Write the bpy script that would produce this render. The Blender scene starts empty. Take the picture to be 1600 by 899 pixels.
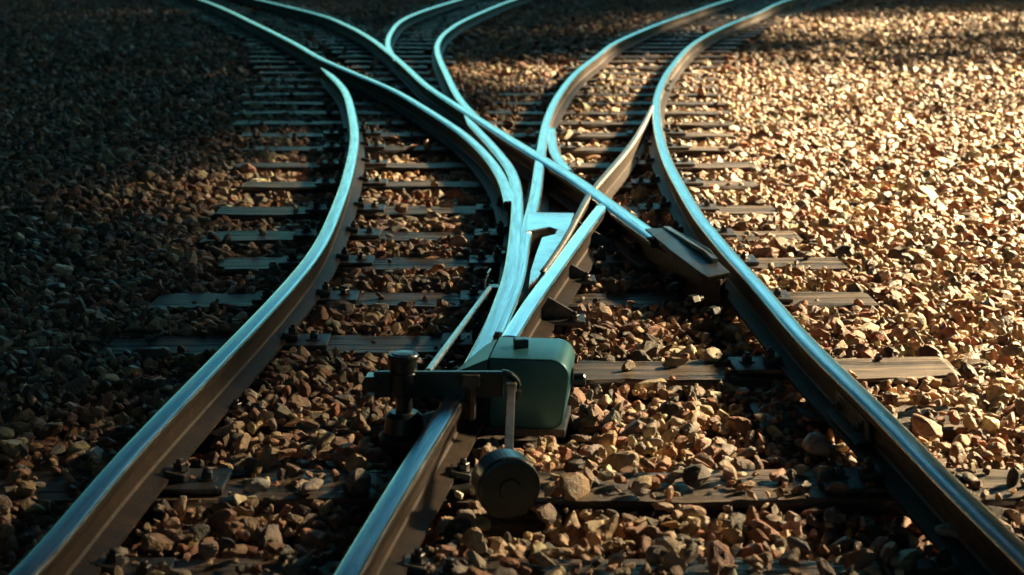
import bpy, bmesh, math, random
import numpy as np
from mathutils import Vector, Matrix
R = math.radians
random.seed(7); rng = np.random.default_rng(11)
sc = bpy.context.scene
col = sc.collection

# ---------------------------------------------------------------- camera, sky, sun, exposure
FOC, CAM_H = 2560.0, 1.12                       # focal length in pixels of a 1600 wide frame; eye height
TH = math.atan((449.5 + 110.0) / FOC)           # pitch below the horizon
cam_d = bpy.data.cameras.new('camera'); cam = bpy.data.objects.new('camera', cam_d); col.objects.link(cam)
cam_d.sensor_width = 36; cam_d.lens = 36 * FOC / 1600; cam_d.clip_end = 600; cam_d.clip_start = .05
cam.location = (0, 0, CAM_H); cam.rotation_euler = (R(90) - TH, 0, 0)
cam_d.dof.use_dof = True; cam_d.dof.focus_distance = 4.3; cam_d.dof.aperture_fstop = 5.6
sc.camera = cam

SUN_EL, SUN_AZ = R(27), R(57)                   # azimuth clockwise from straight ahead
sdir = Vector((math.sin(SUN_AZ) * math.cos(SUN_EL), math.cos(SUN_AZ) * math.cos(SUN_EL), math.sin(SUN_EL)))
sun_d = bpy.data.lights.new('sun', 'SUN'); sun_d.energy = 5.0; sun_d.angle = R(5); sun_d.color = (1.0, .74, .41)
sun = bpy.data.objects.new('sun', sun_d); col.objects.link(sun)
sun.rotation_euler = sdir.to_track_quat('Z', 'Y').to_euler(); sun.location = (20, 20, 20)

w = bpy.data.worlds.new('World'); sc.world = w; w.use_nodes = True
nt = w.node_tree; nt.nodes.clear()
def N(t, kind, **kw):
    n = t.nodes.new(kind)
    for k, v in kw.items():
        if k in n.inputs.keys() and not hasattr(n, k): n.inputs[k].default_value = v
        else: setattr(n, k, v)
    return n
out = N(nt, 'ShaderNodeOutputWorld'); bg = N(nt, 'ShaderNodeBackground')
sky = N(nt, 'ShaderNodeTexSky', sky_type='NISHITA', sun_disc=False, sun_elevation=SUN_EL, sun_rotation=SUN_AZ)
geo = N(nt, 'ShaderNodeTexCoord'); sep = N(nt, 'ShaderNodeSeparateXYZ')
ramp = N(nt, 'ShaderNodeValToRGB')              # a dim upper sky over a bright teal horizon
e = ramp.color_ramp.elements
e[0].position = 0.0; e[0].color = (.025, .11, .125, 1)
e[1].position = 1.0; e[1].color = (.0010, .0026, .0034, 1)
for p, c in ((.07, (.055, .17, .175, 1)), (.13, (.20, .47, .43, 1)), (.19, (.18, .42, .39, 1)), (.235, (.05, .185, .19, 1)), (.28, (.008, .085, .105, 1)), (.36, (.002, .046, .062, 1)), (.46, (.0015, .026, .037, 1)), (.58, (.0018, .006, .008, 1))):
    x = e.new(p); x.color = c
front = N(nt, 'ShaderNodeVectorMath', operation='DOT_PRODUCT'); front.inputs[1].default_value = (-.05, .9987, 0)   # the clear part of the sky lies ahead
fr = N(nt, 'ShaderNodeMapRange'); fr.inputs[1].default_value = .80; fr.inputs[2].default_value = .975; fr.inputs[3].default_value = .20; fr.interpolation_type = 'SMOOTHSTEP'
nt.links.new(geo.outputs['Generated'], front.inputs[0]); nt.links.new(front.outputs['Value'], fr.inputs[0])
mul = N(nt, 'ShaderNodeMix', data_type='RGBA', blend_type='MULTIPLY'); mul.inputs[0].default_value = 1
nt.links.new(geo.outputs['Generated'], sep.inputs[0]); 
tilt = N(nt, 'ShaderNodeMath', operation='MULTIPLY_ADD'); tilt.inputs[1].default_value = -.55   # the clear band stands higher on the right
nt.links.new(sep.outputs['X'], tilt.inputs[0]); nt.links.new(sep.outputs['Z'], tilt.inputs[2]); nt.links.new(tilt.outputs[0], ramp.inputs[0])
nt.links.new(sky.outputs[0], mul.inputs[6]); 
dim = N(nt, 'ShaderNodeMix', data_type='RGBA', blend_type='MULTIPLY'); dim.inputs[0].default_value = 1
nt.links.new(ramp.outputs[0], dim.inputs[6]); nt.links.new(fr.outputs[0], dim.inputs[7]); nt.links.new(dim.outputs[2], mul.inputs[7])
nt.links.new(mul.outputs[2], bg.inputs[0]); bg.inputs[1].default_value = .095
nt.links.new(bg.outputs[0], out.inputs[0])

vs = sc.view_settings
vs.view_transform = 'Standard'; vs.look = 'None'; vs.gamma = 1; vs.use_curve_mapping = False; vs.exposure = 3.1
sc.cycles.use_denoising = True
sc.cycles.max_bounces = 6; sc.cycles.volume_bounces = 0; sc.cycles.caustics_reflective = False; sc.cycles.caustics_refractive = False
sc.cycles.sample_clamp_indirect = 4.0

# ---------------------------------------------------------------- helpers
cT, sT = math.cos(TH), math.sin(TH)
def at(px, py, z=0.0):
    """point of the plane z that the photograph shows at (px, py) of its 1600 x 899 frame"""
    u, v = px - 800.0, py - 449.5
    d = Vector((u, cT * FOC - sT * v, -sT * FOC - cT * v))
    t = (CAM_H - z) / (-d.z)
    return Vector((d.x * t, d.y * t, z))
def link_mesh(name, me, mats, parent=None):
    o = bpy.data.objects.new(name, me); col.objects.link(o)
    for m in (mats if isinstance(mats, (list, tuple)) else [mats]): me.materials.append(m)
    if parent:
        o.parent = parent
    return o
def obj(name, bm, mats, parent=None, smooth=False):
    me = bpy.data.meshes.new(name); bm.normal_update(); bm.to_mesh(me); bm.free()
    if smooth:
        for p in me.polygons: p.use_smooth = True
    return link_mesh(name, me, mats, parent)
def tag(o, label, cat, group=None, kind=None):
    if label: o['label'] = label
    if cat: o['category'] = cat
    if group: o['group'] = group
    if kind: o['kind'] = kind
    return o
def thing(name, loc, label, cat, group=None, rz=0):
    o = bpy.data.objects.new(name, None); col.objects.link(o); o.location = loc; o.rotation_euler = (0, 0, rz)
    o.empty_display_size = .1
    return tag(o, label, cat, group)
def bevel(bm, off, seg=2, ang=.5):
    es = [e for e in bm.edges if len(e.link_faces) == 2 and e.calc_face_angle(0) > ang]
    bmesh.ops.bevel(bm, geom=es, offset=off, segments=seg, profile=.6, affect='EDGES', clamp_overlap=True)
def bm_box(sx, sy, sz, loc=(0, 0, 0), bv=0, rot=None, seg=2):
    bm = bmesh.new(); bmesh.ops.create_cube(bm, size=1)
    bmesh.ops.scale(bm, vec=(sx, sy, sz), verts=bm.verts)
    if bv: bevel(bm, bv, seg)
    M = Matrix.Translation(loc) @ (rot.to_4x4() if rot else Matrix())
    bmesh.ops.transform(bm, matrix=M, verts=bm.verts)
    return bm
def add(bm, other):
    me = bpy.data.meshes.new('t'); other.to_mesh(me); other.free(); bm.from_mesh(me); bpy.data.meshes.remove(me)
    return bm
def bm_lathe(prof, seg=24, M=None):
    """prof: (radius, z) from bottom to top, spun about z"""
    bm = bmesh.new(); rings = []
    for r, z in prof:
        rings.append([bm.verts.new((max(r, 1e-4) * math.cos(2 * math.pi * k / seg), max(r, 1e-4) * math.sin(2 * math.pi * k / seg), z)) for k in range(seg)])
    for a, b in zip(rings, rings[1:]):
        for k in range(seg): bm.faces.new((a[k], a[(k + 1) % seg], b[(k + 1) % seg], b[k]))
    bm.faces.new(rings[0][::-1]); bm.faces.new(rings[-1])
    if M: bmesh.ops.transform(bm, matrix=M, verts=bm.verts)
    return bm
def frame_to(p, q):
    d = (Vector(q) - Vector(p)); return Matrix.Translation(p) @ d.to_track_quat('Z', 'Y').to_matrix().to_4x4(), d.length
def bm_rod(p, q, r0, r1=None, seg=14, bv=.002):
    M, L = frame_to(p, q); r1 = r1 or r0
    return bm_lathe([(r0 - bv, 0), (r0, bv), (r1, L - bv), (r1 - bv, L)], seg, M)
def bm_tube(pts, r, seg=10):
    bm = bmesh.new(); rings = []
    pts = [Vector(p) for p in pts]
    for i, p in enumerate(pts):
        t = (pts[min(i + 1, len(pts) - 1)] - pts[max(i - 1, 0)]).normalized()
        q = t.to_track_quat('Z', 'Y')
        rings.append([bm.verts.new(p + q @ Vector((r * math.cos(2 * math.pi * k / seg), r * math.sin(2 * math.pi * k / seg), 0))) for k in range(seg)])
    for a, b in zip(rings, rings[1:]):
        for k in range(seg): bm.faces.new((a[k], a[(k + 1) % seg], b[(k + 1) % seg], b[k]))
    bm.faces.new(rings[0][::-1]); bm.faces.new(rings[-1])
    return bm
def bm_prism(pts, z0, z1, bv=0):
    """outline in world xy lifted from z0 to z1 (z1 may be one height per corner)"""
    bm = bmesh.new(); n = len(pts)
    zt = z1 if isinstance(z1, (list, tuple)) else [z1] * n
    a = [bm.verts.new((p[0], p[1], z0)) for p in pts]; b = [bm.verts.new((p[0], p[1], z)) for p, z in zip(pts, zt)]
    for k in range(n): bm.faces.new((a[k], a[(k + 1) % n], b[(k + 1) % n], b[k]))
    bm.faces.new(a[::-1]); bm.faces.new(b)
    bmesh.ops.recalc_face_normals(bm, faces=bm.faces)
    if bv: bevel(bm, bv, 2, .3)
    return bm
def hexbolt(loc, r=.013, h=.014, sides=6, M=None):
    bm = bm_lathe([(r * 1.45, 0), (r * 1.45, .003)], 16)
    add(bm, bm_lathe([(r, .003), (r, h - .002), (r * .86, h)], sides))
    add(bm, bm_lathe([(r * .5, h), (r * .5, h + .007), (r * .4, h + .009)], 10))
    bmesh.ops.transform(bm, matrix=(Matrix.Translation(loc) @ (M or Matrix())), verts=bm.verts)
    return bm
def catmull(P, step=.06):
    P = [Vector(p) for p in P]; P = [P[0] * 2 - P[1]] + P + [P[-1] * 2 - P[-2]]; res = []
    for i in range(1, len(P) - 2):
        a, b, c, d = P[i - 1:i + 3]; n = max(2, int((c - b).length / step))
        for k in range(n):
            t = k / n
            res.append(.5 * ((2 * b) + (c - a) * t + (2 * a - 5 * b + 4 * c - d) * t * t + (3 * b - 3 * c + d - a) * t ** 3))
    return res + [P[-2]]
def smooth_path(pts, n):
    for _ in range(n):
        pts = [pts[0]] + [(pts[i - 1] + pts[i] * 2 + pts[i + 1]) / 4 for i in range(1, len(pts) - 1)] + [pts[-1]]
    return pts

# ---------------------------------------------------------------- materials
def mat(name):
    m = bpy.data.materials.new(name); m.use_nodes = True
    t = m.node_tree; b = t.nodes['Principled BSDF']; return m, t, b
def noise(t, scale, detail=6, rough=.6, vec=None):
    n = N(t, 'ShaderNodeTexNoise'); n.inputs['Scale'].default_value = scale; n.inputs['Detail'].default_value = detail; n.inputs['Roughness'].default_value = rough
    if vec: t.links.new(vec, n.inputs['Vector'])
    return n
def coord(t, scale=(1, 1, 1), out='Object'):
    c = N(t, 'ShaderNodeTexCoord'); m = N(t, 'ShaderNodeMapping'); m.inputs['Scale'].default_value = scale
    t.links.new(c.outputs[out], m.inputs[0]); return m.outputs[0]
def cramp(t, fac, stops):
    r = N(t, 'ShaderNodeValToRGB'); e = r.color_ramp.elements
    while len(e) < len(stops): e.new(.5)
    for x, (p, c) in zip(e, stops): x.position = p; x.color = (*c, 1) if len(c) == 3 else c
    t.links.new(fac, r.inputs[0]); return r.outputs[0]
def bump(t, b, h, strength, dist):
    n = N(t, 'ShaderNodeBump'); n.inputs['Strength'].default_value = strength; n.inputs['Distance'].default_value = dist
    t.links.new(h, n.inputs['Height']); t.links.new(n.outputs[0], b.inputs['Normal'])
def g(v): return (v, v, v)

def make_steel(name, lo, hi, r0, r1, scale=14):
    m, t, b = mat(name); v = coord(t)
    n1 = noise(t, scale, 8, .65, v); n2 = noise(t, scale * 14, 4, .6, v); n3 = noise(t, 3.2, 3, .5, v)
    c = cramp(t, n1.outputs[0], [(.32, lo), (.62, hi)])
    pit = cramp(t, n2.outputs[0], [(.33, g(.45)), (.42, g(1))])
    mx = N(t, 'ShaderNodeMix', data_type='RGBA', blend_type='MULTIPLY'); mx.inputs[0].default_value = 1
    t.links.new(c, mx.inputs[6]); t.links.new(pit, mx.inputs[7]); t.links.new(mx.outputs[2], b.inputs['Base Color'])
    rr = cramp(t, n3.outputs[0], [(.35, g(r0)), (.68, g(r1))]); t.links.new(rr, b.inputs['Roughness'])
    b.inputs['Metallic'].default_value = 1.0
    bump(t, b, n2.outputs[0], .25, .0012); return m
def make_running(name, lo, hi, r0, r1, band=.90):
    """a rail head: polished wheel band with long scratches, duller brown shoulders"""
    m, t, b = mat(name); at_ = N(t, 'ShaderNodeAttribute'); at_.attribute_name = 'rail'
    def mapped(sc_):
        mp = N(t, 'ShaderNodeMapping'); mp.inputs['Scale'].default_value = sc_; t.links.new(at_.outputs['Vector'], mp.inputs[0]); return mp.outputs[0]
    n1 = noise(t, 1, 6, .65, mapped((9, 1.6, 1))); n2 = noise(t, 1, 5, .7, mapped((2.2, 5, 1))); n3 = noise(t, 1, 4, .7, mapped((7, 160, 20)))
    sp = N(t, 'ShaderNodeSeparateXYZ'); t.links.new(at_.outputs['Vector'], sp.inputs[0])
    ab = N(t, 'ShaderNodeMath', operation='ABSOLUTE'); t.links.new(sp.outputs[0], ab.inputs[0])
    ed = N(t, 'ShaderNodeMath', operation='MULTIPLY_ADD'); ed.inputs[1].default_value = .42; t.links.new(n2.outputs[0], ed.inputs[0]); t.links.new(ab.outputs[0], ed.inputs[2])
    edge = cramp(t, ed.outputs[0], [(band + .10, g(0)), (band + .24, g(1))])
    c = cramp(t, n1.outputs[0], [(.30, lo), (.52, hi)]); pit = cramp(t, n3.outputs[0], [(.30, g(.35)), (.40, g(1))])
    mx = N(t, 'ShaderNodeMix', data_type='RGBA', blend_type='MULTIPLY'); mx.inputs[0].default_value = 1
    t.links.new(c, mx.inputs[6]); t.links.new(pit, mx.inputs[7])
    m2 = N(t, 'ShaderNodeMix', data_type='RGBA'); m2.inputs[7].default_value = (.30, .25, .20, 1)
    t.links.new(edge, m2.inputs[0]); t.links.new(mx.outputs[2], m2.inputs[6]); t.links.new(m2.outputs[2], b.inputs['Base Color'])
    b.inputs['Metallic'].default_value = 1.0
    rr = cramp(t, n2.outputs[0], [(.35, g(r0)), (.66, g(r1))])
    m3 = N(t, 'ShaderNodeMix', data_type='RGBA'); m3.inputs[7].default_value = (.34, .34, .34, 1)
    t.links.new(edge, m3.inputs[0]); t.links.new(rr, m3.inputs[6]); t.links.new(m3.outputs[2], b.inputs['Roughness'])
    ad = N(t, 'ShaderNodeMath', operation='MULTIPLY_ADD'); ad.inputs[1].default_value = .6; t.links.new(n1.outputs[0], ad.inputs[0]); t.links.new(n3.outputs[0], ad.inputs[2])
    bump(t, b, ad.outputs[0], .22, .0012); return m
M_HEAD = make_running('worn_steel', (.20, .205, .21), (.60, .61, .61), .13, .27)
M_WING = make_running('polished_running_steel', (.62, .63, .63), (.92, .92, .91), .12, .24, .96)
M_BRIGHT = make_steel('polished_steel', (.66, .67, .67), (.94, .94, .93), .14, .32, 24)
M_DARKSTEEL = make_steel('blackened_steel', (.04, .042, .045), (.13, .13, .135), .42, .65, 20)
M_PLATE = make_steel('dull_steel', (.20, .195, .18), (.36, .35, .32), .38, .55, 20)
M_ROD = make_steel('bare_rod_steel', (.30, .31, .31), (.55, .55, .55), .2, .36, 30)
def make_rust():
    m, t, b = mat('rusted_steel'); v = coord(t)
    n1 = noise(t, 22, 9, .7, v); n2 = noise(t, 130, 4, .6, v)
    t.links.new(cramp(t, n1.outputs[0], [(.3, (.010, .008, .007)), (.52, (.034, .022, .015)), (.72, (.085, .042, .024))]), b.inputs['Base Color'])
    b.inputs['Roughness'].default_value = .55; b.inputs['Metallic'].default_value = .35
    bump(t, b, n2.outputs[0], .5, .002); return m
M_RUST = make_rust()
def make_paint(name, c0, c1, rough, chips=.665):
    m, t, b = mat(name); v = coord(t)
    n1 = noise(t, 9, 7, .65, v); n2 = noise(t, 160, 3, .6, v); n3 = noise(t, 40, 6, .7, v)
    base = cramp(t, n1.outputs[0], [(.3, c0), (.7, c1)])
    chip = cramp(t, n3.outputs[0], [(chips, g(0)), (chips + .035, g(1))])
    mx = N(t, 'ShaderNodeMix', data_type='RGBA'); mx.inputs[7].default_value = (.06, .045, .035, 1)
    t.links.new(chip, mx.inputs[0]); t.links.new(base, mx.inputs[6]); t.links.new(mx.outputs[2], b.inputs['Base Color'])
    b.inputs['Roughness'].default_value = rough; b.inputs['Metallic'].default_value = .4
    bump(t, b, n2.outputs[0], .25, .0012); return m
M_BOX = make_paint('teal_painted_steel', (.018, .105, .14), (.034, .165, .21), .38)
M_LEVER = make_paint('black_painted_steel', (.018, .028, .032), (.04, .055, .06), .28, .74)
def make_wood():
    m, t, b = mat('weathered_timber')
    oi = N(t, 'ShaderNodeObjectInfo'); c = N(t, 'ShaderNodeTexCoord')
    off = N(t, 'ShaderNodeVectorMath', operation='MULTIPLY_ADD'); off.inputs[1].default_value = (1, 1, 1)
    sca = N(t, 'ShaderNodeVectorMath', operation='SCALE'); sca.inputs[0].default_value = (17, 31, 5); t.links.new(oi.outputs['Random'], sca.inputs[3])
    t.links.new(c.outputs['Object'], off.inputs[0]); t.links.new(sca.outputs[0], off.inputs[2])
    mp = N(t, 'ShaderNodeMapping'); mp.inputs['Scale'].default_value = (.9, 14, 14); t.links.new(off.outputs[0], mp.inputs[0])
    n1 = noise(t, 3.0, 9, .72, mp.outputs[0]); n2 = noise(t, 2.4, 5, .6, off.outputs[0])
    mp2 = N(t, 'ShaderNodeMapping'); mp2.inputs['Scale'].default_value = (.55, 13, 13); t.links.new(off.outputs[0], mp2.inputs[0])
    n3 = noise(t, 2.0, 4, .55, mp2.outputs[0])
    base = cramp(t, n1.outputs[0], [(.36, (.012, .008, .006)), (.48, (.07, .047, .034)), (.64, (.21, .15, .11))])
    crack = cramp(t, n3.outputs[0], [(.41, g(.06)), (.50, g(1))])
    blotch = cramp(t, n2.outputs[0], [(.3, g(.6)), (.7, g(1.1))])
    mx = N(t, 'ShaderNodeMix', data_type='RGBA', blend_type='MULTIPLY'); mx.inputs[0].default_value = 1
    mx2 = N(t, 'ShaderNodeMix', data_type='RGBA', blend_type='MULTIPLY'); mx2.inputs[0].default_value = 1
    t.links.new(base, mx.inputs[6]); t.links.new(crack, mx.inputs[7]); t.links.new(mx.outputs[2], mx2.inputs[6]); t.links.new(blotch, mx2.inputs[7])
    t.links.new(mx2.outputs[2], b.inputs['Base Color'])
    t.links.new(cramp(t, n1.outputs[0], [(.3, g(.40)), (.7, g(.60))]), b.inputs['Roughness'])
    ad = N(t, 'ShaderNodeMath', operation='MULTIPLY_ADD'); ad.inputs[1].default_value = .7
    t.links.new(n1.outputs[0], ad.inputs[0]); t.links.new(crack, ad.inputs[2])
    bump(t, b, ad.outputs[0], 1.0, .014); return m
M_WOOD = make_wood()
def make_stone():
    m, t, b = mat('crushed_stone'); a = N(t, 'ShaderNodeVertexColor', layer_name='stone')
    v = coord(t); n1 = noise(t, 42, 7, .65, v); n2 = noise(t, 240, 4, .65, v)
    var = cramp(t, n1.outputs[0], [(.30, g(.38)), (.48, g(.92)), (.72, g(1.35))])
    mx = N(t, 'ShaderNodeMix', data_type='RGBA', blend_type='MULTIPLY'); mx.inputs[0].default_value = 1
    t.links.new(a.outputs[0], mx.inputs[6]); t.links.new(var, mx.inputs[7]); t.links.new(mx.outputs[2], b.inputs['Base Color'])
    t.links.new(cramp(t, n1.outputs[0], [(.35, g(.34)), (.65, g(.62))]), b.inputs['Roughness'])
    b.inputs['Specular IOR Level'].default_value = .5
    ad = N(t, 'ShaderNodeMath', operation='MULTIPLY_ADD'); ad.inputs[1].default_value = .35
    t.links.new(n2.outputs[0], ad.inputs[0]); t.links.new(n1.outputs[0], ad.inputs[2])
    bump(t, b, ad.outputs[0], .85, .010); return m
M_STONE = make_stone()
def make_ground():
    m, t, b = mat('fine_grit'); v = coord(t); n1 = noise(t, 30, 8, .7, v); n2 = noise(t, .6, 4, .6, v)
    t.links.new(cramp(t, n1.outputs[0], [(.3, (.022, .017, .014)), (.7, (.11, .082, .062))]), b.inputs['Base Color'])
    b.inputs['Roughness'].default_value = .9; bump(t, b, n1.outputs[0], 1, .03); return m
M_GROUND = make_ground()
def make_flat(name, c0, c1, rough, scale):
    m, t, b = mat(name); v = coord(t); n = noise(t, scale, 6, .6, v)
    t.links.new(cramp(t, n.outputs[0], [(.3, c0), (.7, c1)]), b.inputs['Base Color']); b.inputs['Roughness'].default_value = rough
    bump(t, b, n.outputs[0], .4, .01); return m
M_LEAF = make_flat('leaf', (.03, .055, .015), (.07, .10, .03), .6, 3)
M_BARK = make_flat('bark', (.04, .03, .022), (.13, .10, .08), .9, 14)

# ---------------------------------------------------------------- setting: ground
bm = bmesh.new(); bmesh.ops.create_grid(bm, x_segments=2, y_segments=2, size=55)
for v in bm.verts: v.co.z = -.075
gnd = tag(obj('ground', bm, M_GROUND), None, None, kind='structure')

# ---------------------------------------------------------------- rails
Z_TOP = .115
RAIL_HALF = [(.048, 0), (.048, .008), (.010, .018), (.007, .024), (.007, .064), (.010, .070), (.0225, .075), (.0238, .080), (.0238, .0905), (.0225, .0955), (.0195, .0987), (.0145, .1004), (.008, .1012)]
RAIL_PROF = [(-x, z) for x, z in RAIL_HALF] + [(0, .1015)] + RAIL_HALF[::-1]
HEADSEG = set(range(8, 18))                      # profile edges of the running surface
def sweep(path, prof, zoff, head=(), scale=None):
    bm = bmesh.new(); rings = []; lay = bm.verts.layers.float_vector.new('rail'); run = 0.0
    for i, p in enumerate(path):
        t = (path[min(i + 1, len(path) - 1)] - path[max(i - 1, 0)]); t.z = 0; t.normalize()
        if i: run += (p - path[i - 1]).length
        n = Vector((t.y, -t.x, 0)); s = scale(i / (len(path) - 1)) if scale else 1; ring = []
        for a, b in prof:
            v = bm.verts.new(Vector((p.x, p.y, 0)) + n * a * s + Vector((0, 0, zoff + b))); v[lay] = (a / .0238, run, b * 10); ring.append(v)
        rings.append(ring)
    m = len(prof)
    for a, b in zip(rings, rings[1:]):
        for k in range(m):
            f = bm.faces.new((a[k], a[(k + 1) % m], b[(k + 1) % m], b[k])); f.material_index = 0 if k in head else 1; f.smooth = k in head
    f = bm.faces.new(rings[0]); f.material_index = 1; f = bm.faces.new(rings[-1][::-1]); f.material_index = 1
    bmesh.ops.recalc_face_normals(bm, faces=bm.faces)
    return bm
RAILS = {}
def tip(t, a=.94, m=.8): return 1 - m * max(0, t - a) / (1 - a)
def rail(key, px, label, dz=0.0, name='rail', mats=None, scale=None, sm=14):
    z = Z_TOP + dz
    pts = [at(x, y, z) for x, y in px]
    path = smooth_path(catmull(pts), sm)
    o = obj(name, sweep(path, RAIL_PROF, z - .1015, HEADSEG, scale), mats or [M_HEAD, M_RUST])
    tag(o, label, 'rail', 'rails of the junction'); RAILS[key] = path
    return o
rail('left', [(-40, 965), (40, 893), (118, 800), (204, 700), (325, 575), (445, 450), (500, 380), (530, 313), (545, 267), (554, 217), (551, 183), (543, 150), (533, 133), (517, 117), (502, 106)],
     'long outer rail on the dark left side, curving away to the left', scale=tip)
rail('left_far', [(250, -22), (330, 5), (400, 37), (460, 67), (500, 90), (550, 112), (600, 133), (634, 150), (700, 191), (734, 216), (764, 246), (786, 280), (797, 318)],
     'thin dark rail from top left that meets the tip of the left curve', dz=-.004)
rail('middle', [(500, 965), (540, 897), (587, 817), (625, 752), (663, 692), (708, 624), (735, 572), (762, 521), (781, 475), (798, 424), (805, 369), (808, 314), (800, 267), (767, 224), (742, 198), (726, 180)],
     'middle rail running from bottom centre under the switch box to a sharp tip', scale=tip)
r_cross = rail('cross', [(330, -18), (407, 0), (500, 23), (544, 40), (577, 58), (607, 80), (634, 103), (667, 133), (717, 166), (751, 187), (800, 218), (843, 244), (900, 279), (940, 308), (1015, 362), (1032, 374)],
     'long rail crossing diagonally over the others from top left to a flat end ramp', dz=.004, scale=lambda t: 1 + .45 * min(1, max(0, (t - .80) / .12)))
rail('mid_left', [(770, -16), (714, 0), (660, 17), (627, 32), (611, 50), (606, 67), (611, 82), (622, 95)],
     'bright far rail curving off to the right between the two tracks', dz=-.003)
rail('mid_right', [(860, -17), (800, 0), (734, 27), (700, 47), (685, 65), (684, 83), (697, 113), (714, 147), (734, 172), (756, 192)],
     'far rail of the middle branch, joining the diagonal rail at its lower end', dz=-.003)
rail('right_inner', [(1200, -20), (1137, 0), (1100, 12), (1034, 35), (967, 63), (933, 87), (900, 113), (873, 147), (857, 180), (850, 207), (845, 240), (840, 277), (836, 306), (826, 345), (819, 369), (812, 420), (800, 462), (782, 500), (771, 527)],
     'inner rail of the right curve, passing the crossing into the bright casting', dz=-.002)
rail('check', [(861, 199), (862, 214), (864, 230), (873, 249), (890, 268)],
     'short check rail bent beside the inner rail of the right curve', dz=-.005)
rail('right_closure', [(1019, 165), (1007, 190), (984, 227), (950, 267), (934, 285), (918, 306), (900, 340), (880, 376), (861, 404), (846, 424)],
     'slim rusty rail slanting from the right stock rail down over the crossing', dz=.0025, mats=[M_PLATE, M_RUST], scale=lambda t: .42 + .2 * math.sin(min(1, t * 2) * math.pi / 2) - .5 * max(0, t - .55))
rail('wing', [(943, 318), (922, 345), (904, 369), (880, 402), (861, 428), (838, 458), (819, 487), (803, 512), (790, 534)],
     'thick polished wing rail right of the bright casting', dz=.001, mats=[M_WING, M_RUST], scale=lambda t: 1.05)
r_right = rail('right', [(1320, -24), (1230, 0), (1184, 20), (1134, 40), (1084, 67), (1050, 103), (1034, 130), (1026, 157), (1027, 190), (1034, 224), (1046, 257), (1064, 290), (1090, 334), (1120, 371), (1150, 406), (1190, 449), (1255, 525), (1330, 597), (1402, 666), (1467, 735), (1542, 808), (1590, 853), (1660, 920)],
     'heavy outer rail on the sunlit right side, curving away to the right')

# fish plate and bolts on the right rail
def side_frame(path, px, py, zz):
    p = at(px, py, Z_TOP); i = min(range(len(path)), key=lambda k: (path[k].xy - p.xy).length)
    t = (path[min(i + 1, len(path) - 1)] - path[max(i - 1, 0)]); t.z = 0; t.normalize()
    return Vector((path[i].x, path[i].y, zz)), t, Vector((t.y, -t.x, 0))
def fishplate(parent, path, px, py, side, L):
    p, t, n = side_frame(path, px, py, 0); n = n * side
    Mx = Matrix((( t.x, n.x, 0, p.x), (t.y, n.y, 0, p.y), (0, 0, 1, 0), (0, 0, 0, 1)))
    bm = bm_box(L, .012, .05, (0, .0145, .058), .003); add(bm, bm_box(L * .98, .03, .008, (0, .030, .035), .002, Matrix.Rotation(R(-14), 3, 'X')))
    bmesh.ops.transform(bm, matrix=Mx, verts=bm.verts); bmesh.ops.recalc_face_normals(bm, faces=bm.faces)
    fp = obj('fishplate', bm, M_DARKSTEEL, parent)
    for k in (-.32, .32):
        b = hexbolt((0, 0, 0), .011, .012); bmesh.ops.transform(b, matrix=Mx @ Matrix.Translation((k * L, .0205, .058)) @ Matrix.Rotation(R(-90), 4, 'X'), verts=b.verts)
        obj('bolt', b, M_DARKSTEEL, fp)
sgn = lambda path, px, py: 1
p0, t0, n0 = side_frame(RAILS['right'], 1330, 597, 0)
LEFTSIDE = 1 if n0.x < 0 else -1
fishplate(r_right, RAILS['right'], 1345, 612, LEFTSIDE, .26)
fishplate(r_right, RAILS['right'], 1041, 118, -LEFTSIDE, .5)

# end ramp of the crossing rail: a broad plate with a raised rib and side bolts
ramp_px = [(1008, 358), (1040, 357), (1066, 372), (1108, 396), (1141, 421), (1106, 426), (1095, 421), (1050, 393)]
rbm = bm_prism([at(x, y, .121) for x, y in ramp_px], 0.098, [.1225, .1225, .1225, .122, .112, .108, .110, .122], .002)
for f in rbm.faces: f.material_index = 0 if f.normal.z > .5 else 1
o = obj('end_ramp', rbm, [M_DARKSTEEL, M_RUST], r_cross)
rib = bm_prism([at(x, y, .13) for x, y in [(1036, 353), (1046, 353), (1108, 392), (1122, 404), (1112, 404), (1098, 394)]], .09, [.128, .128, .138, .130, .130, .138], .002)
obj('raised_rib', rib, M_PLATE, r_cross)
web = bm_prism([at(x, y, .09) for x, y in [(1018, 384), (1030, 380), (1134, 436), (1126, 440), (1098, 438)]], -.01, .095, .003)
obj('end_block', web, M_RUST, r_cross)
for x, y in ((952, 345), (972, 362), (1004, 384), (1062, 432), (1069, 446), (1098, 466), (1130, 484)):
    p = at(x, y, .05); q = p + Vector((-.055, -.045, -.004))
    b = bm_rod(p, q, .008); M, L = frame_to(p, q); add(b, bm_lathe([(.017, L * .35), (.018, L * .4), (.018, L * .72), (.014, L * .78)], 6, M))
    obj('bolt', b, M_DARKSTEEL, r_cross)

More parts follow.
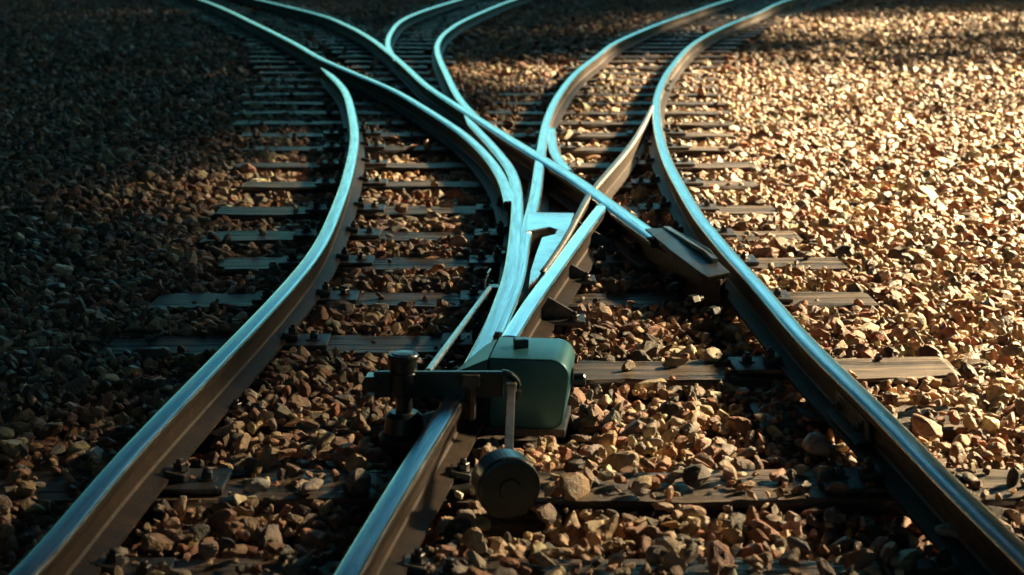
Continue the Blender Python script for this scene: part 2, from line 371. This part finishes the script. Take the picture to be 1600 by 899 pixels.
# ---------------------------------------------------------------- sleepers with tie plates
SLEEPERS = []                                    # footprints used when the stones are poured
def rail_x(key, y):
    path = RAILS[key]; best = []
    for a, b in zip(path, path[1:]):
        if (a.y - y) * (b.y - y) <= 0 and abs(a.y - b.y) > 1e-6:
            best.append(a.x + (b.x - a.x) * (y - a.y) / (b.y - a.y))
    return best
ORD = 'first second third fourth fifth sixth seventh eighth ninth tenth eleventh twelfth thirteenth fourteenth fifteenth sixteenth seventeenth eighteenth nineteenth twentieth'.split()
ORD += ['twenty-' + o for o in ORD[:9]] + ['thirtieth'] + ['thirty-' + o for o in ORD[:9]] + ['fortieth'] + ['forty-' + o for o in ORD[:9]]
tie_bm = None
bolt_me = None
def sleeper(px0, px1, py, label, group, width=.19, cover=.02, plates=(), top=0.0, tilt=0.0, rough=.012):
    a, b = at(px0, py), at(px1, py + tilt); c = (a + b) / 2; L = (b - a).length; rz = math.atan2(b.y - a.y, b.x - a.x)
    bm = bmesh.new(); bmesh.ops.create_cube(bm, size=1); bmesh.ops.scale(bm, vec=(L, width, .15), verts=bm.verts)
    bmesh.ops.translate(bm, vec=(0, 0, -.075), verts=bm.verts)
    nx = max(3, min(26, int(L / .09)))
    es = [e for e in bm.edges if abs((e.verts[0].co - e.verts[1].co).x) > L * .5]
    bmesh.ops.subdivide_edges(bm, edges=es, cuts=nx, use_grid_fill=True)
    bevel(bm, .009, 1, 1.0)
    s = random.uniform(0, 99)
    for v in bm.verts:
        k = math.sin(v.co.x * 5 + s) * .4 + math.sin(v.co.x * 13 + s * 2 + v.co.y * 9) * .35 + random.uniform(-.5, .5)
        v.co.y += k * rough * .55; v.co.z += k * rough * .25
        if abs(abs(v.co.x) - L / 2) < .02: v.co.x += random.uniform(-.014, .014)
    o = obj('sleeper', bm, M_WOOD); o.location = (c.x, c.y, top); o.rotation_euler = (0, 0, rz)
    tag(o, label, 'sleeper', group); SLEEPERS.append((c.x, c.y, L / 2, width / 2, rz, cover))
    for key, sides in plates:
        for x in rail_x(key, c.y):
            if abs(x - c.x) > L / 2 + .05: continue
            cx = (x - c.x)
            w0 = -.075 - (.085 if -1 in sides else 0); w1 = .075 + (.085 if 1 in sides else 0)
            bmp = bm_box(w1 - w0, min(.15, width * .66), .0125, (cx + (w0 + w1) / 2, 0, .0085), .003)
            tp = obj('tie_plate', bmp, M_DARKSTEEL, o)
            for sd in sides:
                obj('bolt', hexbolt((cx + sd * .118, random.uniform(-.02, .02), .0147), .0145, .016, 4, Matrix.Rotation(random.random(), 4, 'Z')), M_DARKSTEEL, tp)
                bmc = bm_box(.044, .055, .016, (cx + sd * .055, .0, .027), .004, Matrix.Rotation(R(14 * sd), 3, 'Y'))
                add(bmc, hexbolt((cx + sd * .062, 0, .031), .013, .018))
                obj('rail_clip', bmc, M_DARKSTEEL, tp)
    return o
G_NEAR = 'sleepers under the switch'; G_L = 'sleepers under the left curve'; G_R = 'sleepers under the right curve'
NEAR = [  # px left, px right, py, tilt, label, cover, plates, top
    (60, 1530, 895, 0, 'dark sleeper along the bottom edge of the view, mostly buried in stones', .30, [('left', (1,)), ('right', (-1,)), ('middle', (1,))], -.012),
    (-60, 1720, 756, -2, 'broad sleeper below the counterweight, running under all three rails', .22, [('left', (1,)), ('right', (-1,)), ('middle', (1,))], -.004),
    (240, 640, 648, 0, 'buried sleeper left of the lever post with only its plate showing', .85, [('left', (1,))], -.02),
    (1180, 1500, 641, 2, 'short dark sleeper behind the right rail, half covered in stones', .35, [('right', ())], -.012),
    (160, 775, 540, -3, 'cracked sleeper just behind the lever post, left of the switch box', .02, [('left', (1,)), ('middle', (-1,))], 0),
    (868, 1490, 580, -8, 'cracked brown sleeper right of the switch box, with a sawn end', .03, [('right', (-1,))], 0),
    (235, 1368, 469, -2, 'long sleeper reached by the tip of the pull rod', .02, [('left', (1, -1)), ('middle', (-1,)), ('right', (-1, 1))], 0),
    (340, 1318, 412, -2, 'long sleeper passing under the end ramp of the diagonal rail', .02, [('left', (1, -1)), ('middle', (-1,)), ('right', (-1, 1)), ('wing', (1,))], 0),
    (322, 1250, 369, -1, 'long sleeper passing under the lower part of the bright casting', .02, [('left', (1, -1)), ('middle', (-1,)), ('right', (-1, 1)), ('wing', (1,))], 0),
    (338, 1216, 329, -1, 'long sleeper passing under the top edge of the bright casting', .02, [('left', (1, -1)), ('middle', (-1,)), ('right', (-1, 1))], 0)]
for x0, x1, y, tl, lb, cv, pl, tp in NEAR: sleeper(x0, x1, y, lb, G_NEAR, .205, cv, pl, tp, tl)
rows = [288, 258, 232, 211, 192, 176]
d = 3004 / (176 + 110.)
while True:
    d += .58; y = 3004 / d - 110
    if y < -14: break
    rows.append(y)
def lerp(y, tab):
    tab = sorted(tab)
    if y <= tab[0][0]: return tab[0][1]
    for (a, u), (b, v) in zip(tab, tab[1:]):
        if y <= b: return u + (v - u) * (y - a) / (b - a)
    return tab[-1][1]
XL = [(-20, 150), (0, 240), (30, 310), (60, 372), (75, 385), (100, 394), (120, 398), (150, 380), (176, 366), (192, 364), (211, 380), (232, 384), (258, 370), (288, 385)]
XLR = [(-20, 300), (0, 345), (30, 440), (60, 480), (100, 520), (120, 540), (150, 565), (176, 652), (192, 680), (211, 700), (232, 724), (258, 745), (288, 772)]
XA0 = [(-20, 310), (0, 360), (30, 450), (60, 490), (100, 545), (150, 590)]
XA1 = [(-20, 380), (0, 440), (30, 545), (58, 600), (80, 632), (103, 660), (133, 692), (150, 710)]
XM0 = [(-20, 755), (0, 690), (17, 640), (40, 600), (63, 590), (90, 600), (110, 650)]
XM1 = [(-20, 890), (0, 830), (17, 775), (40, 726), (63, 706), (90, 706), (110, 715)]
XR0 = [(-20, 1180), (0, 1115), (12, 1080), (35, 1012), (63, 946), (87, 912), (113, 880), (147, 770), (180, 752), (211, 770), (232, 800), (258, 895), (288, 950)]
XR1 = [(-20, 1380), (0, 1315), (20, 1258), (40, 1208), (67, 1160), (103, 1132), (130, 1124), (157, 1130), (190, 1140), (211, 1150), (232, 1166), (258, 1182), (288, 1188)]
for i, y in enumerate(rows):
    jj = lambda: random.uniform(-6, 6) * min(1, (y + 110) / 200)
    near = y > 205
    o_ = ORD[i]
    sleeper(lerp(y, XL) + jj(), lerp(y, XLR) + jj(), y, f'narrow dark sleeper under the left curve, {o_} one beyond the bright casting', G_L, .185, .03,
            [('left', (1, -1)), ('middle', (-1,))] if near else (), 0, random.uniform(-1, 1) * min(1, y / 150))
    sleeper(lerp(y, XR0) + jj(), lerp(y, XR1) + jj(), y + random.uniform(-.6, .6), f'brown sleeper under the right curve, {o_} one beyond the bright casting', G_R, .185, .03,
            [('right', (-1, 1)), ('right_inner', (1,))] if near else (), 0, random.uniform(-1, 1) * min(1, y / 150))
    if y < 165:
        sleeper(lerp(y, XA0) + jj(), lerp(y, XA1) + jj(), y, f'dark sleeper between the thin top left rails, {ORD[i]} one beyond the bright casting', 'sleepers under the far left branch', .22, .03)
    if y < 104:
        k = i - [j for j, yy in enumerate(rows) if yy < 104][0]
        sleeper(lerp(y, XM0) + jj() * .5, lerp(y, XM1) + jj() * .5, y, f'dark far sleeper of the middle branch, {ORD[k]} one beyond where its rails close', 'sleepers under the middle branch', .22, .03)

# ---------------------------------------------------------------- bright crossing casting
frog = thing('crossing_frog', at(860, 400), 'bright worn cast crossing block with a hooked slot in its top', 'crossing block')
def child(name, bm, m, par, smooth=False):
    if par.type == 'EMPTY':
        M = (Matrix.Translation(par.location) @ Matrix.Rotation(par.rotation_euler.z, 4, 'Z')).inverted()
        bmesh.ops.transform(bm, matrix=M, verts=bm.verts)
    return obj(name, bm, m, par, smooth)
slab = [(825, 332), (897, 333), (886, 366), (862, 402), (840, 434), (826, 446), (829, 424), (838, 395), (847, 371), (867, 366), (871, 359), (858, 355), (842, 358), (822, 362)]
child('slotted_plate', bm_prism([at(x, y, .115) for x, y in slab], .03, .1155, .003), M_BRIGHT, frog)
child('base_block', bm_prism([at(x, y, .03) for x, y in [(818, 385), (905, 380), (872, 452), (800, 560), (760, 560)]], -.02, .028, .004), M_RUST, frog)
# braces holding the wing rail from the right
G_B = 'rail braces beside the wing rail'
for (x, y), lb in (((862, 512), 'dark iron rail brace nearest the switch box'), ((884, 448), 'dark iron rail brace halfway up the wing rail'), ((925, 396), 'dark iron rail brace at the upper end of the wing rail')):
    p = at(x, y, 0); br = thing('rail_brace', p, lb, 'rail brace', G_B)
    child('base', bm_box(.15, .10, .014, p + Vector((.02, 0, .022)), .003), M_DARKSTEEL, br)
    fin = bm_prism([(-.05, -.008), (-.05, .008), (.06, .008), (.06, -.008)], 0, [.085, .085, .02, .02], .002)
    bmesh.ops.translate(fin, vec=p + Vector((0, 0, .03)), verts=fin.verts); child('rib', fin, M_DARKSTEEL, br)
    child('bolt', hexbolt(p + Vector((.065, -.028, .029)), .013, .016), M_DARKSTEEL, br)

# ---------------------------------------------------------------- switch box
pa, pb = at(735, 572, Z_TOP), at(790, 487, Z_TOP)
yaw = -math.atan2(pb.x - pa.x, pb.y - pa.y)
def box_profile(w, h, r):
    pts = []
    for cx, cz, a0 in ((w / 2 - r, r * .7, -90), (w / 2 - r, h - r, 0), (-w / 2 + .006, h - .006, 90), (-w / 2 + .006, .006, 180)):
        rr = r if cx > 0 else .006
        rr = r * .7 if (cx > 0 and a0 == -90) else rr
        for k in range(7):
            a = R(a0 + k * 15); pts.append((cx + rr * math.cos(a), cz + rr * math.sin(a)))
    return pts
c0 = at(818, 560, .165)
box = thing('switch_box', (c0.x, c0.y, 0), 'teal metal switch housing with rounded right edge, bolted beside the middle rail', 'switch box', rz=yaw * .75)
BW, BH, BL = .185, .165, .205
prof = box_profile(BW, BH, .042)
bm = bmesh.new()
A = [bm.verts.new((x, 0, z)) for x, z in prof]; B = [bm.verts.new((x, BL, z)) for x, z in prof]; n = len(prof)
for k in range(n): bm.faces.new((A[k], A[(k + 1) % n], B[(k + 1) % n], B[k]))
bm.faces.new(A[::-1]); bm.faces.new(B); bmesh.ops.recalc_face_normals(bm, faces=bm.faces)
bevel(bm, .007, 3, 1.2)
bmesh.ops.translate(bm, vec=(.012, 0, -.002), verts=bm.verts)
obj('housing', bm, M_BOX, box, True)
fl = bm_prism([(-.165, .0), (-.083, .0), (-.083, .195), (-.115, .200)], .1175, [.124, .160, .160, .140], .003)
obj('cover_plate', fl, M_BOX, box)
sk = bm_prism([(-.15, .02), (-.083, .02), (-.083, .19), (-.11, .19)], .0, .1165, 0)
obj('skirt', sk, M_LEVER, box)
obj('bolt', bm_box(.034, .034, .022, (-.018, .115, BH + .007), .005, Matrix.Rotation(.25, 3, 'Z')), M_LEVER, box)
sb = bm_lathe([(.030, 0), (.030, .006), (.017, .007), (.017, .03), (.013, .034)], 16, Matrix.Translation((BW / 2 + .0105, .09, .092)) @ Matrix.Rotation(R(90), 4, 'Y'))
obj('side_bolt', sb, M_LEVER, box)
ft = bm_box(.19, .20, .02, (.0, .105, -.0135), .003); obj('foot_plate', ft, M_DARKSTEEL, box)

# ---------------------------------------------------------------- switch lever with post and counterweight
pp = at(632, 690, 0)
lev = thing('switch_lever', pp, 'black switch lever on a short capped post with a round hanging counterweight', 'switch lever')
base = bm_lathe([(.060, -.03), (.058, .015), (.046, .026), (.042, .05), (.040, .062), (.030, .070)], 28, Matrix.Translation(pp))
child('base', base, M_LEVER, lev, False)
arm = bm_prism([(pp.x - .05, pp.y - .045), (pp.x + .02, pp.y - .075), (pp.x + .105, pp.y + .035), (pp.x + .075, pp.y + .07), (pp.x - .04, pp.y + .045)], -.02, [.018, .02, .052, .055, .03], .006)
child('base_bracket', arm, M_DARKSTEEL, lev)
child('post', bm_lathe([(.019, .06), (.0185, .11), (.0185, .16), (.024, .164)], 24, Matrix.Translation(pp)), M_LEVER, lev, False)
cap = bm_lathe([(.030, .160), (.031, .166), (.031, .190), (.034, .192), (.0345, .200), (.032, .203), (.027, .203), (.026, .2005), (.0245, .2005), (.023, .205), (.001, .206)], 32, Matrix.Translation(pp))
child('cap', cap, M_LEVER, lev, False)
# lever bar: a flat bar on edge, rounded at the post end and bent down at the weight end
zt, zb = .165, .106
x0, x1 = at(588, 590, .14).x * (3.75 / 3.72), .012
bar = bm_box(x1 - x0 - .03, .018, zt - zb, ((x0 + x1 - .03) / 2 + .0, pp.y - .008, (zt + zb) / 2), .005, None, 3)
child('lever_bar', bar, M_LEVER, lev)
child('pivot_boss', bm_lathe([(.030, 0), (.0335, .004), (.0335, .052), (.030, .056)], 24, Matrix.Translation((pp.x, pp.y, .108))), M_LEVER, lev)
child('pivot_pin', bm_rod((x0 - .006, pp.y - .03, .140), (x0 - .006, pp.y + .022, .140), .020, .017, 6), M_LEVER, lev)
hk = []
for k in range(9):
    a = R(90 - k * 16); hk.append((x1 - .034 + .036 * math.cos(a), pp.y - .008, zt - .040 + .036 * math.sin(a)))
hk.append((x1 - .008, pp.y - .010, zt - .062))
child('lever_hook', bm_tube(hk, .0085), M_LEVER, lev)
child('bar_clamp', add(bm_box(.044, .030, .03, (at(735, 600, .14).x, pp.y - .012, .146), .006), bm_rod((at(735, 600, .14).x, pp.y - .013, .055), (at(735, 600, .14).x, pp.y - .013, .135), .011, .014, 8)), M_DARKSTEEL, lev)
wc = at(791, 757, .066)
top = Vector((at(799, 606, .135).x, pp.y - .018, .135))
wtop = at(795, 702, .118)
rodb = bm_prism([(-.009, -.005), (.009, -.005), (.009, .005), (-.009, .005)], 0, (wtop - top).length + .05, .0015)
M, L = frame_to(top, wtop); bmesh.ops.transform(rodb, matrix=M, verts=rodb.verts)
child('weight_arm', rodb, M_DARKSTEEL, lev)
child('arm_clevis', bm_box(.024, .022, .020, top + Vector((0, -.006, -.002)), .004), M_PLATE, lev)
Mw = Matrix.Translation(wc) @ Matrix.Rotation(R(14), 4, 'Z') @ Matrix.Rotation(R(90), 4, 'X')
cwb = bm_lathe([(.056, -.040), (.0615, -.036), (.063, -.03), (.063, .022), (.0605, .028), (.054, .030), (.022, .0305), (.020, .034), (.008, .0345)], 44, Mw)
child('counterweight', cwb, M_LEVER, lev)

# pull rod with its thin hook
pr = thing('pull_rod', at(765, 450, .10), 'slim grey pull rod slanting from the lever up to the middle rail', 'pull rod')
rp, rq = Vector((at(670, 576, .158).x, pp.y + .01, .158)), at(765, 451, .105)
child('rod', bm_rod(rp, rq, .0085, .0075), M_ROD, pr)
child('hook', bm_tube([at(758, 452, .10), at(758, 440, .112), at(762, 428, .125), at(766, 421, .128)], .003, 8), M_ROD, pr)
child('clevis', bm_box(.03, .05, .028, rq + Vector((.012, .02, -.01)), .005), M_LEVER, pr)

# ---------------------------------------------------------------- unseen trees added to shape the sunlit pool (right of and beyond the frame)
def shade_caster(loc, height, trunk_h, crown_r, leaves, label, seed, flat=1.0):
    rg = np.random.default_rng(seed); rd = random.Random(seed)
    t = thing('tree', loc, label, 'tree', 'trees beside the railway')
    bm = bm_tube([(0, 0, -.3), (.05, .02, trunk_h * .5), (-.06, .05, trunk_h), (.1, -.05, height * .75)], .17, 10)
    for v in bm.verts: v.co.xy *= 1.15 - .8 * max(0, v.co.z) / height
    cen = []; nclump = 56 if leaves > 4000 else 34
    for k in range(nclump):
        a = rd.uniform(0, 6.283); rr = crown_r * rd.uniform(.1, 1.0) ** .6; zz = trunk_h + .4 + (height * .93 - trunk_h - .4) * rd.random() ** 1.05
        rr *= math.sin(math.pi * min(1, max(.2, (zz - trunk_h * .6) / (height - trunk_h * .6)))) ** .6
        p = Vector((rr * math.cos(a), rr * math.sin(a), zz)); cen.append(p)
        add(bm, bm_tube([(0, 0, max(trunk_h * .8, zz - 1.6)), p * .5 + Vector((0, 0, zz * .5 - .25)), p], .045, 6))
    obj('trunk', bm, M_BARK, t)
    c = np.array([tuple(p) for p in cen])[rg.integers(0, nclump, leaves)]
    p = c + rg.normal(0, 1, (leaves, 3)) * crown_r * np.array([.21, .21, .12])
    p[:, 2] = np.maximum(p[:, 2], trunk_h * .97)
    along = p[:, 0] * math.sin(SUN_AZ) + p[:, 1] * math.cos(SUN_AZ)
    p[:, 0] -= along * (1 - flat) * math.sin(SUN_AZ); p[:, 1] -= along * (1 - flat) * math.cos(SUN_AZ)
    a = rg.normal(0, 1, (leaves, 3)); a /= np.linalg.norm(a, axis=1)[:, None]
    b = np.cross(a, rg.normal(0, 1, (leaves, 3))); b /= np.linalg.norm(b, axis=1)[:, None]
    s = rg.uniform(.13, .26, (leaves, 1))
    V = np.stack([p - a * s, p + b * s * .5, p + a * s, p - b * s * .5], 1).reshape(-1, 3)
    me = bpy.data.meshes.new('crown'); me.from_pydata(V.tolist(), [], np.arange(leaves * 4).reshape(-1, 4).tolist())
    link_mesh('crown', me, M_LEAF, t)
hx, hy = math.sin(SUN_AZ), math.cos(SUN_AZ)
def uw(u, ww): return (ww * hx - u * hy, ww * hy + u * hx, -.075)
EL = math.tan(SUN_EL)
SHADE_CASTERS = [  # u across the sun, distance w along it, height, clear trunk, crown radius, leaves, depth of the crown along the sun
    (7.5, 16.0, 12.8, 6.72, 3.0, 42000, .55), (3.6, 16.0, 12.8, 7.25, 3.0, 26000, .55), (-2.5, 11.0, 9, 1.2, 2.6, 26000, 1), (0.2, 15.0, 12, 6.3, 2.3, 12000, .6),
    (12.4, 17.5, 5.2, .7, 3.6, 1000, .9), (16.2, 22.0, 12.8, 5.2, 3.8, 18000, 1), (22.0, 35.0, 19, 7.0, 5.0, 36000, 1), (28.5, 40.0, 21, 7.0, 5.4, 36000, 1), (10.7, 15.6, 12.8, 4.9, 2.7, 26000, .6), (18.5, 31.0, 9, .8, 3.8, 6000, 1)]
TL = ['tall tree with a high dense crown beside the right curve', 'tall tree with the highest crown, nearest the end ramp', 'low bushy tree beside the right rail', 'narrow high tree beside the bushy one', 'low thin tree with low branches beside the right curve',
      'tree beyond the right curve', 'big tree beyond the far end of the right curve', 'big tree behind the middle branch', 'narrow tree with a high crown beside the thin one', 'thin low tree farthest to the right']
for k, ((u, ww, h, th, cr, nl, fw), lb) in enumerate(zip(SHADE_CASTERS, TL)):
    shade_caster(uw(u, ww), h, th, cr, nl, lb, 40 + k, fw)

# ---------------------------------------------------------------- ballast
PAL = np.array([(.34, .25, .17), (.46, .36, .25), (.25, .16, .115), (.24, .11, .07), (.31, .16, .105), (.20, .175, .16), (.085, .075, .072), (.36, .28, .21), (.15, .10, .072), (.56, .47, .35), (.33, .20, .10), (.06, .05, .048)]) * np.array([1.20, 1.16, 1.06])
PW = np.array([.13, .10, .13, .12, .10, .11, .09, .07, .08, .035, .02, .05]); PW = PW / PW.sum()
def ico(sub):
    bm = bmesh.new(); bmesh.ops.create_icosphere(bm, subdivisions=sub, radius=1)
    V = np.array([v.co[:] for v in bm.verts]); F = np.array([[v.index for v in f.verts] for f in bm.faces]); bm.free(); return V, F
def stone_templates(sub, n, planes):
    """a ball cut by random planes, its edges worn round by a soft minimum"""
    V, F = ico(sub); D = V / np.linalg.norm(V, axis=1)[:, None]; out = []
    for _ in range(n):
        nn = rng.normal(0, 1, (planes, 3)); nn /= np.linalg.norm(nn, axis=1)[:, None]; dd = rng.uniform(.38, .92, planes)
        dot = D @ nn.T; q = np.where(dot > .05, np.maximum(dot, .05) / dd, 0)
        kk = 44 if sub > 2 else 40
        r = 1 / ((q ** kk).sum(1) + .87 ** kk) ** (1 / kk)
        lump = sum(np.sin(D @ rng.normal(0, 2.6, 3) + rng.uniform(0, 6)) for _ in range(3)) * .022
        P = D * (r * (1 + lump))[:, None] * (1 + rng.normal(0, .010 if sub < 3 else .004, (len(D), 1))); P -= P.mean(0); out.append(P)
    return out, F
def rotmats(n):
    q = rng.normal(0, 1, (n, 4)); q /= np.linalg.norm(q, axis=1)[:, None]; a, b, c, d = q.T
    return np.stack([1 - 2 * (c * c + d * d), 2 * (b * c - a * d), 2 * (b * d + a * c), 2 * (b * c + a * d), 1 - 2 * (b * b + d * d), 2 * (c * d - a * b), 2 * (b * d - a * c), 2 * (c * d + a * b), 1 - 2 * (b * b + c * c)], 1).reshape(-1, 3, 3)
rail_pts = np.array([(p.x, p.y) for path in RAILS.values() for p in path])
cell = {}
for q in rail_pts: cell.setdefault((int(math.floor(q[0] / .2)), int(math.floor(q[1] / .2))), []).append(q)
def rail_dist(P):
    d = np.full(len(P), 9.0)
    key = np.floor(P / .2).astype(int)
    for i, (kx, ky) in enumerate(key):
        for ax in (-1, 0, 1):
            for ay in (-1, 0, 1):
                l = cell.get((kx + ax, ky + ay))
                if l:
                    m = min((q[0] - P[i, 0]) ** 2 + (q[1] - P[i, 1]) ** 2 for q in l)
                    if m < d[i] ** 2: d[i] = m ** .5
    return d
clear = [(pp.x, pp.y, .085), (c0.x + .02, c0.y + .09, .16), (wc.x, wc.y + .03, .075)]
def pour(y0, y1, cellsz, rmean, zlo, zhi, keep_margin):
    pts = []
    y = y0
    while y < y1:
        hw = .3125 * 1.05 * y + 1.1
        xs = np.arange(-hw, hw, cellsz); pts.append(np.stack([xs + rng.uniform(-.5, .5, len(xs)) * cellsz, np.full(len(xs), y) + rng.uniform(-.5, .5, len(xs)) * cellsz], 1)); y += cellsz
    P = np.concatenate(pts); n = len(P)
    rad = np.clip(rmean * np.exp(rng.normal(0, .36, n)), rmean * .45, rmean * 2.1)
    z = rng.uniform(zlo, zhi, n)
    und = .012 * np.sin(P[:, 0] * 1.9 + 1) * np.sin(P[:, 1] * 1.3) + .01 * np.sin(P[:, 0] * .7 - P[:, 1] * .9)
    z = z + und
    ok = np.ones(n, bool)
    for sx, sy, hl, hwid, rz, cov in SLEEPERS:
        m = np.abs(P[:, 1] - sy) < hwid + .1
        if not m.any(): continue
        i = np.nonzero(m)[0]; dx = P[i, 0] - sx; dy = P[i, 1] - sy
        lx = dx * math.cos(rz) + dy * math.sin(rz); ly = -dx * math.sin(rz) + dy * math.cos(rz)
        inside = (np.abs(lx) < hl + rad[i] * keep_margin) & (np.abs(ly) < hwid + rad[i] * keep_margin)
        stay = rng.random(len(i)) < cov
        ok[i[inside & ~stay]] = False
        k = i[inside & stay]; rad[k] *= .75; z[k] = rad[k] * .42
    rd_ = rail_dist(P)
    ok &= ~((rd_ < .05 + rad * .6) & (z > -.035))
    for cx, cy, cr in clear: ok &= ~(((P[:, 0] - cx) ** 2 + (P[:, 1] - cy) ** 2 < cr * cr))
    return P[ok], z[ok], rad[ok]
def build_stones(parts):
    VV, FF, CC, SM = [], [], [], []; base = 0
    for (P, z, rad), sub, smooth in parts:
        T, F = stone_templates(sub, 40, 12 if sub > 1 else 9)
        n = len(P); which = rng.integers(0, len(T), n); Rm = rotmats(n)
        an = np.stack([rng.uniform(1.0, 1.5, n), rng.uniform(.75, 1.1, n), rng.uniform(.5, .9, n)], 1)
        colr = PAL[rng.choice(len(PAL), n, p=PW)] * np.exp(rng.normal(0, .22, (n, 1))) * (1 + rng.normal(0, .05, (n, 3)))
        for k, tp in enumerate(T):
            i = np.nonzero(which == k)[0]
            if not len(i): continue
            Q = tp[None] * (an[i] * rad[i, None])[:, None, :]
            Q = np.einsum('nij,nvj->nvi', Rm[i], Q)
            Q[:, :, 2] *= .85
            Q += np.stack([P[i, 0], P[i, 1], z[i]], 1)[:, None, :]
            nv = len(tp)
            VV.append(Q.reshape(-1, 3)); FF.append((F[None] + (base + np.arange(len(i)) * nv)[:, None, None]).reshape(-1, 3))
            CC.append(np.repeat(np.clip(colr[i], .02, .7), nv, 0)); SM.append(np.full(len(i) * len(F), smooth)); base += len(i) * nv
    V = np.concatenate(VV).astype(np.float32); F = np.concatenate(FF).astype(np.int32); C = np.concatenate(CC); S = np.concatenate(SM)
    me = bpy.data.meshes.new('ballast'); me.vertices.add(len(V)); me.vertices.foreach_set('co', V.ravel())
    me.loops.add(F.size); me.loops.foreach_set('vertex_index', F.ravel())
    me.polygons.add(len(F)); me.polygons.foreach_set('loop_start', np.arange(0, F.size, 3, dtype=np.int32)); me.polygons.foreach_set('loop_total', np.full(len(F), 3, np.int32))
    me.polygons.foreach_set('use_smooth', S.astype(bool))
    ca = me.attributes.new('stone', 'FLOAT_COLOR', 'POINT'); ca.data.foreach_set('color', np.concatenate([C, np.ones((len(C), 1))], 1).astype(np.float32).ravel())
    me.update(calc_edges=True); return me
parts = [(pour(2.5, 6.4, .036, .024, -.064, -.036, -.3), 2, False), (pour(2.5, 4.7, .029, .0175, -.033, .003, .38), 3, False), (pour(4.7, 6.4, .033, .020, -.034, .001, .45), 2, False),
         (pour(2.5, 5.2, .060, .010, -.010, .010, .6), 2, False),
         (pour(6.4, 13, .044, .030, -.066, -.036, -.3), 1, False), (pour(6.4, 13, .040, .0235, -.040, -.010, .45), 2, False),
         (pour(13, 36, .058, .036, -.070, -.030, .45), 1, False)]
bal = link_mesh('ballast', build_stones(parts), M_STONE); tag(bal, 'loose crushed stone ballast around the sleepers', 'ballast', kind='stuff')

# single stones that catch the eye
def stone(px, py, size, z, colr, label, seed, flat=.7):
    global rng
    rng = np.random.default_rng(seed); T, F = stone_templates(3, 1, 13); P = T[0] * np.array([1.2, .95, flat]) * size
    me = bpy.data.meshes.new('stone'); me.from_pydata(P.tolist(), [], F.tolist()); me.polygons.foreach_set('use_smooth', np.ones(len(F), bool))
    ca = me.attributes.new('stone', 'FLOAT_COLOR', 'POINT'); ca.data.foreach_set('color', np.tile(np.array([*colr, 1.0], np.float32), len(P)))
    o = link_mesh('stone', me, M_STONE); p = at(px, py, z); o.location = p; o.rotation_euler = (random.uniform(-.3, .3), random.uniform(-.3, .3), random.uniform(0, 6))
    tag(o, label, 'stone', 'single large stones')
stone(1278, 697, .038, .018, (.42, .30, .21), 'large tan stone beside the plate of the right rail', 3)
stone(1483, 832, .034, .03, (.34, .36, .36), 'pale grey stone leaning on the lower right rail', 4, 1.0)
stone(722, 424, .026, .018, (.48, .30, .16), 'orange stone on the ballast left of the bright casting', 5)
stone(1119, 556, .036, .012, (.46, .38, .28), 'pale flat stone in front of the sawn sleeper right of the box', 6)
stone(402, 757, .030, .018, (.32, .33, .33), 'grey stone lying on the sleeper between left and middle rails', 8)
stone(487, 760, .026, .016, (.30, .25, .21), 'brown stone lying on the sleeper near the middle rail', 9)
stone(1450, 668, .042, .012, (.36, .21, .14), 'reddish flat stone behind the right rail', 12, .5)

# ---------------------------------------------------------------- haze
bm = bmesh.new(); bmesh.ops.create_cube(bm, size=1); bmesh.ops.scale(bm, vec=(116, 116, 24), verts=bm.verts); bmesh.ops.translate(bm, vec=(0, 0, 10.9), verts=bm.verts)
m = bpy.data.materials.new('haze_air'); m.use_nodes = True; t = m.node_tree; t.nodes.clear()
o_ = t.nodes.new('ShaderNodeOutputMaterial'); v_ = t.nodes.new('ShaderNodeVolumePrincipled')
v_.inputs['Color'].default_value = (.85, .84, .82, 1); v_.inputs['Density'].default_value = .0003; v_.inputs['Anisotropy'].default_value = .75
t.links.new(v_.outputs[0], o_.inputs['Volume'])
hz = obj('haze', bm, m); tag(hz, 'thin warm haze over the tracks', 'haze', kind='stuff')
